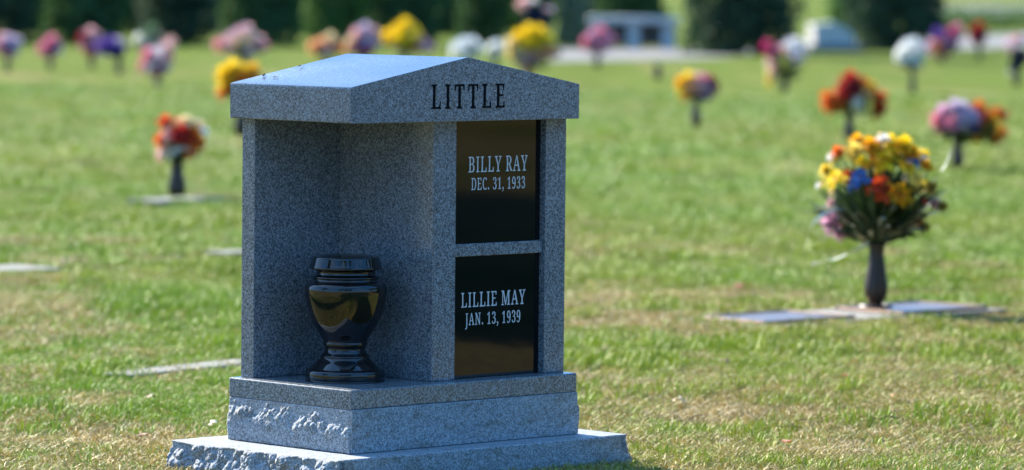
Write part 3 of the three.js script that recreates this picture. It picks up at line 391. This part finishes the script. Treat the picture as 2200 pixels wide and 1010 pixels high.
const leafMat = (r, g, b) => new THREE.MeshPhysicalMaterial({ color: rgb(r, g, b), roughness: 0.9, specularIntensity: 0.4, transmission: 0.32, thickness: 0, side: THREE.DoubleSide });
const greens = [leafMat(0.055, 0.115, 0.036), leafMat(0.10, 0.20, 0.045), leafMat(0.17, 0.23, 0.14), leafMat(0.040, 0.080, 0.038)];
M.bark = new THREE.MeshStandardMaterial({ color: rgb(0.09, 0.065, 0.045), roughness: 0.95 });
let ns = 0;
function shrub(px, half, d, green, label, h = 1) {
  const x = (px - 1104) / 9852 * d, k = half / 9852 * d / 0.98, o = thing('shrub', label, 'shrub', [x, 0, -d], ns * 1.7, 'shrubs along the back of the lawn');
  const f = mesh('crown', shrubGeo[ns % 3], greens[green], o); f.scale.set(k, h, k); f.userData.kind = 'stuff'; mesh('stems', shrubStem, M.bark, o).scale.set(k, h, k); ns++;
}
[[-10, 100, 67, 3, 'very dark shrub at the far left corner'], [185, 100, 67.5, 0, 'dark green shrub, second from the left along the back'], [378, 92, 68, 3, 'blackish green shrub, third from the left along the back'], [557, 92, 68.5, 0, 'dark shrub, fourth from the left behind the pale pink bouquet'], [716, 72, 69, 1, 'mid green shrub behind the peach bouquet'], [878, 84, 69, 0, 'green shrub behind the bright yellow ball of flowers'], [1036, 60, 70, 0, 'dark green shrub behind the white bouquets'], [1226, 36, 68.5, 2, 'narrow grey green shrub left of the stone bench'], [1352, 82, 72, 0, 'dark shrub right behind the stone bench'], [1585, 136, 63.6, 3, 'large round dark shrub right of the stone bench'], [1917, 122, 67.6, 3, 'large very dark round shrub right of the slanted headstone']].forEach(a => shrub(...a));
[[90, 95, 77, 'left end'], [285, 90, 78, 'gap above the purple bouquet'], [468, 90, 79, 'gap left of the pale pink bouquet'], [640, 90, 79, 'gap right of the pale pink bouquet'], [800, 90, 80, 'gap left of the yellow ball of flowers'], [965, 90, 80, 'gap above the broad white bouquet'], [1120, 90, 82, 'gap behind the navy bouquet'], [1290, 70, 84, 'gap left behind the stone bench'], [1830, 62, 86, 'gap above the slanted headstone']].forEach(([px, half, d, where], i) => shrub(px, half, d, [1, 0, 2, 1, 1, 0, 1, 2, 1][i], `shrub of the second row filling the ${where}`));
shrub(4150, 1100, 12.9, 0, 'shrub out of view on the right, level with the monument', 0.9);  // unseen shrub added so its shadow darkens the lawn mirrored in the doors
// a low clipped hedge far right
{ const h = thing('hedge', 'low clipped green hedge beyond the lane at the right edge', 'hedge', [11.4, 0, -93]); const f = mesh('foliage', cloud(5000, 91, (r) => [(r() - 0.5) * 6, 0.42 * r(), (r() - 0.5) * 0.7], 0.05), greens[1], h); f.userData.kind = 'stuff'; }

// shade trees outside the picture: they shade the lawn to the right and stand mirrored in the polished stone
const treeWood = (() => { const r = rng(8), T = []; const limb = (p, rad) => { const c = new THREE.CatmullRomCurve3(p), n = 10, g = new THREE.TubeGeometry(c, n, 1, 9), q = g.attributes.position; for (let i = 0; i <= n; i++) { const t = c.getPointAt(i / n); for (let k = 0; k <= 9; k++) { const m = i * 10 + k, s = lerp(rad[0], rad[1], (i / n) ** 0.8); q.setXYZ(m, t.x + (q.getX(m) - t.x) * s, t.y + (q.getY(m) - t.y) * s, t.z + (q.getZ(m) - t.z) * s); } } T.push(g); }; limb([new THREE.Vector3(0, -0.2, 0), new THREE.Vector3(0.05, 2, 0.05), new THREE.Vector3(-0.1, 5, 0.1), new THREE.Vector3(0.1, 9.5, 0)], [0.34, 0.06]); for (let i = 0; i < 11; i++) { const a = i * 2.4, y = 2.8 + i * 0.55, l = 3.6 - i * 0.18; limb([new THREE.Vector3(0, y, 0), new THREE.Vector3(Math.cos(a) * l * 0.5, y + 0.7, Math.sin(a) * l * 0.5), new THREE.Vector3(Math.cos(a) * l, y + 1.5 + r(), Math.sin(a) * l)], [0.13, 0.025]); } return mergeGeometries(T); })();
const crownGeo = (() => { const r0 = rng(9), L = []; for (let i = 0; i < 46; i++) { const a = i * 2.39996, y = 3.0 + 8 * ((i * 0.618) % 1), R = 3.9 * Math.sqrt(Math.max(0.1, 1 - ((y - 6.4) / 5.2) ** 2)); L.push([Math.cos(a) * R * (0.35 + 0.65 * r0()), y, Math.sin(a) * R * (0.35 + 0.65 * r0()), 0.75 + 0.75 * r0()]); } return cloud(15000, 93, (r) => { const l = L[Math.floor(r() * L.length)], u = r() * 2 - 1, a = r() * 6.283, k = l[3] * Math.cbrt(0.15 + 0.85 * r()), w = Math.sqrt(1 - u * u); return [l[0] + k * w * Math.cos(a), l[1] + k * u * 0.8, l[2] + k * w * Math.sin(a)]; }, 0.13); })();
const poleWood = (() => { const T = [new THREE.CylinderGeometry(0.07, 0.26, 10.5, 12, 6)]; T[0].translate(0, 5.1, 0); for (let i = 0; i < 7; i++) { const a = i * 2.4; T.push(new THREE.TubeGeometry(new THREE.CatmullRomCurve3([new THREE.Vector3(0, 8.4 + i * 0.2, 0), new THREE.Vector3(Math.cos(a) * 0.8, 9.3 + i * 0.2, Math.sin(a) * 0.8), new THREE.Vector3(Math.cos(a) * 1.8, 9.9 + i * 0.2, Math.sin(a) * 1.8)]), 8, 0.045, 6)); } return mergeGeometries(T); })();
const ballCrown = (() => { const L = [], r0 = rng(19); for (let i = 0; i < 60; i++) { const u = 1 - 2 * (i + 0.5) / 60, a = i * 2.39996, w = Math.sqrt(1 - u * u), R = 2.5; L.push([Math.cos(a) * R * w, R * u, Math.sin(a) * R * w, 0.7 + 0.08 * r0()]); } return cloud(15000, 95, (r) => { const l = L[Math.floor(r() * L.length)], u = r() * 2 - 1, a = r() * 6.283, k = l[3] * Math.cbrt(r()), w = Math.sqrt(1 - u * u); return [l[0] + k * w * Math.cos(a), l[1] + k * u, l[2] + k * w * Math.sin(a)]; }, 0.11); })();
function tree(x, d, s, turn, green, label, lift = 0, ball = false) { const o = thing('shade_tree', label, 'tree', [x, 0, -d], turn, 'shade trees round the lawn'); o.scale.setScalar(s); mesh('trunk', ball ? poleWood : treeWood, M.bark, o).scale.y = ball ? 1.15 : 1; const c = mesh('crown', ball ? ballCrown : crownGeo, greens[green], o); c.position.y = lift / s; c.userData.kind = 'stuff'; }
tree(6.6, 17.6, 0.95, 0.4, 0, 'broad shade tree nearest the right side of the lawn');
tree(-8.8, 18.19, 1, 4.1, 0, 'tall round crowned tree out on the left that shades the monument roof', 11.24, true);
tree(5.1, 15.6, 0.65, 2.6, 1, 'small shade tree between the right side shrub and the broad tree');
tree(24, 9, 1.1, 4.0, 0, 'shade tree far out on the right, level with the monument');
tree(32, 14, 1.3, 5.2, 1, 'tallest shade tree far out on the right');
tree(30, 3, 1.0, 1.0, 0, 'shade tree on the right behind the viewer\'s shoulder');
tree(0.5, -13, 1.0, 4.4, 0, 'shade tree straight behind the viewer');
tree(6, -16, 1.1, 0.9, 0, 'shade tree behind the viewer, right of centre');
tree(-7, -22, 1.25, 3.0, 1, 'shade tree behind the viewer, left of centre');
tree(-24, -2, 1.2, 2.2, 0, 'shade tree far out on the left');

// ------------------------------------------------------------------ grass
function tuftGeo(seed, n, h, spread, lean) {
  const r = rng(seed), P = [], I = [];
  for (let i = 0; i < n; i++) { const a = r() * 6.283, d = spread * Math.sqrt(r()), bx = Math.cos(a) * d, bz = Math.sin(a) * d, L = h * (0.45 + 0.75 * r()), b = r() * 6.283, ln = lean * (0.35 + r()), w = 0.0017 + 0.0013 * r(), tw = r() * 6.283, sx = Math.cos(tw) * w, sz = Math.sin(tw) * w, o = P.length / 3;
    for (let s = 0; s < 3; s++) { const t = s / 2.6, k = 1 - 0.25 * s, x = bx + Math.cos(b) * ln * L * t * t, z = bz + Math.sin(b) * ln * L * t * t, y = L * t * (1 - 0.22 * ln * t) - 0.004; P.push(x - sx * k, y, z - sz * k, x + sx * k, y, z + sz * k); }
    P.push(bx + Math.cos(b) * ln * L, L * (1 - 0.3 * ln) - 0.004, bz + Math.sin(b) * ln * L); I.push(o, o + 1, o + 2, o + 1, o + 3, o + 2, o + 2, o + 3, o + 4, o + 3, o + 5, o + 4, o + 4, o + 5, o + 6); }
  return geoOf(P, I);
}
{
  const r = rng(4242), inside = (x, d) => { const c = Math.cos(YAW), s = Math.sin(YAW), dx = x + 0.3737, dd = d - 10.7416, u = dx * c + dd * s, v = -dx * s + dd * c; if (u > -0.128 && u < 0.858 && v > -0.086 && v < 0.526) return true; for (const [fx, fd, L, W, t] of flats) { const a = (x - fx) * Math.cos(t) + (d - fd) * Math.sin(t), b = -(x - fx) * Math.sin(t) + (d - fd) * Math.cos(t); if (Math.abs(a) < L / 2 - 0.035 && Math.abs(b) < W / 2 - 0.035) return true; } return false; };
  const kinds = { short: [], tall: [], dry: [], litter: [] };
  const zone = (d0, d1, dens, sc, m0) => { const w = d => 0.117 * d + m0, area = (w(d0) + w(d1)) * (d1 - d0), N = Math.floor(area * dens); for (let i = 0; i < N; i++) { const d = lerp(d0, d1, r()), x = (r() * 2 - 1) * w(d1); if (Math.abs(x) > w(d) || inside(x, d)) continue; const bare = bareAt(x, d), dry = dryAt(x, d); if (r() < bare * 0.72) { if (r() < 0.3) kinds.litter.push([x, d, sc]); continue; } const isDry = r() < 0.10 + 0.62 * dry + 0.3 * bare; const clump = fbm(x * 4.3, d * 4.3, 55, 2); if (isDry) kinds[r() < 0.55 ? 'litter' : 'dry'].push([x, d, sc]); else kinds[clump > 0.60 ? 'tall' : 'short'].push([x, d, sc]); } };
  zone(9.6, 13.5, 3000, 1, 0.8); zone(13.5, 18, 1900, 1.15, 0.8); zone(18, 26, 950, 1.5, 0.8); zone(26, 44, 260, 2.1, 0.8);
  const gm = () => new THREE.MeshPhysicalMaterial({ color: rgb(1, 1, 1), roughness: 0.6, specularIntensity: 0.55, transmission: 0.38, thickness: 0, side: THREE.DoubleSide });
  const m4 = new THREE.Matrix4(), q = new THREE.Quaternion(), up = new THREE.Vector3(0, 1, 0), col = new THREE.Color(), lc = [];
  const spec = { short: ['grass', tuftGeo(1, 15, 0.031, 0.03, 0.8), 'short green lawn grass'], tall: ['grass', tuftGeo(2, 14, 0.046, 0.026, 0.75), 'longer tufts of green grass'], dry: ['dry_grass', tuftGeo(3, 13, 0.036, 0.03, 0.9), 'straw coloured dry grass blades in the lawn'], litter: ['dry_grass', tuftGeo(4, 13, 0.034, 0.035, 1.9), 'flattened dead thatch between the green grass'] };
  for (const [k, list] of Object.entries(kinds)) {
    const [name, geo, label] = spec[k], im = new THREE.InstancedMesh(geo, gm(), list.length); im.name = numbered(name); im.castShadow = im.receiveShadow = true;
    list.forEach(([x, d, sc], i) => { q.setFromAxisAngle(up, r() * 6.283); const s = sc * (0.75 + 0.5 * r()); m4.compose(new THREE.Vector3(x, bumpAt(x, d), -d), q, new THREE.Vector3(s, (0.7 + 0.3 * sc) * (0.7 + 0.6 * r()), s)); im.setMatrixAt(i, m4);
      if (k === 'dry' || k === 'litter') { const v = 0.6 + 0.7 * r(), w = r(); col.setRGB(0.41 * v, lerp(0.30, 0.35, w) * v, lerp(0.08, 0.14, w) * v); } else { const v = 0.75 + 0.55 * r(), yl = r(); lawnColor(x, d, lc); const g = smooth(0.3, 0.7, fbm(x * 0.9, d * 0.5, 99, 3)); col.setRGB(lerp(0.16, 0.30, yl * 0.7 + g * 0.3) * v, lerp(0.28, 0.37, yl) * v, lerp(0.016, 0.028, yl) * v); }
      im.setColorAt(i, col); });
    scene.add(im); tag(im, label, 'grass', null, 'stuff');
  }
}

// ------------------------------------------------------------------ fallen leaves and twigs
function leafThing(label, x, d, s, color, seed) { const r = rng(seed), P = [0, 0.35, 0], I = [], N = 14; for (let i = 0; i < N; i++) { const a = i / N * 6.283, k = 0.7 + 0.3 * Math.cos(a * 5) + 0.15 * r(); P.push(Math.cos(a) * k, 0.25 * Math.sin(a * 2 + seed) + 0.2 * r(), Math.sin(a) * k * 0.7); I.push(0, 1 + (i + 1) % N, 1 + i); } const g = geoOf(P, I); g.scale(s, s, s); g.rotateX(0.5 * (r() - 0.3)); const o = mesh('fallen_leaf', g, new THREE.MeshPhysicalMaterial({ color: rgb(...color), roughness: 0.7, transmission: 0.25, thickness: 0, side: THREE.DoubleSide }), scene); o.position.set(x, bumpAt(x, d) + 0.03, -d); o.rotation.y = r() * 6; tag(o, label, 'leaf', 'fallen leaves in the grass'); }
leafThing('orange brown leaf at the bottom right of the base', 0.705, 11.62, 0.017, [0.40, 0.13, 0.03], 1);
leafThing('upright russet leaf beside the left edge marker', -1.80, 18.35, 0.034, [0.26, 0.09, 0.04], 2);
leafThing('orange leaf in the grass near the right edge', 1.08, 12.85, 0.014, [0.55, 0.20, 0.04], 3);
leafThing('pale curled leaf in the dry patch on the right', 0.47, 12.75, 0.022, [0.55, 0.42, 0.28], 4);
leafThing('brown leaf in the bare ground at the bottom left', -0.93, 11.62, 0.018, [0.28, 0.14, 0.07], 5);
leafThing('pale leaf left of the plinth', -0.78, 12.0, 0.017, [0.62, 0.55, 0.45], 6);
leafThing('dark brown leaf in the long grass left of the base', -0.99, 12.6, 0.018, [0.14, 0.07, 0.03], 7);
leafThing('rust coloured leaf behind the long bronze marker', 0.86, 17.35, 0.024, [0.45, 0.11, 0.05], 8);
leafThing('small orange leaf left of the long bronze marker', 0.99, 13.5, 0.013, [0.5, 0.16, 0.04], 9);
leafThing('small brown leaf in front of the long bronze marker', 0.66, 14.1, 0.02, [0.2, 0.1, 0.04], 10);
function twig(label, x, d, L, turn, seed) { const r = rng(seed), p = []; for (let i = 0; i <= 4; i++) p.push(new THREE.Vector3((i / 4 - 0.5) * L, 0.017 + 0.014 * r(), (r() - 0.5) * 0.02)); const g = mergeGeometries([new THREE.TubeGeometry(new THREE.CatmullRomCurve3(p), 12, 0.0018, 6), new THREE.TubeGeometry(new THREE.CatmullRomCurve3([p[2], p[2].clone().add(new THREE.Vector3(L * 0.12, 0.015, 0.02)), p[2].clone().add(new THREE.Vector3(L * 0.25, 0.02, 0.05))]), 6, 0.0012, 5)]); const o = mesh('twig', g, M.bark, scene); o.position.set(x, bumpAt(x, d), -d); o.rotation.y = turn; tag(o, label, 'twig', 'twigs in the grass'); }
twig('thin dark twig lying in the grass near the right edge', 1.02, 12.32, 0.085, 0.1, 1);
twig('short crooked twig in the bare patch right of the base', 0.47, 12.25, 0.05, 1.1, 2);
twig('brown twig on the clump right of the bare patch', 0.75, 12.2, 0.07, 0.6, 3);

renderer.render(scene, camera);
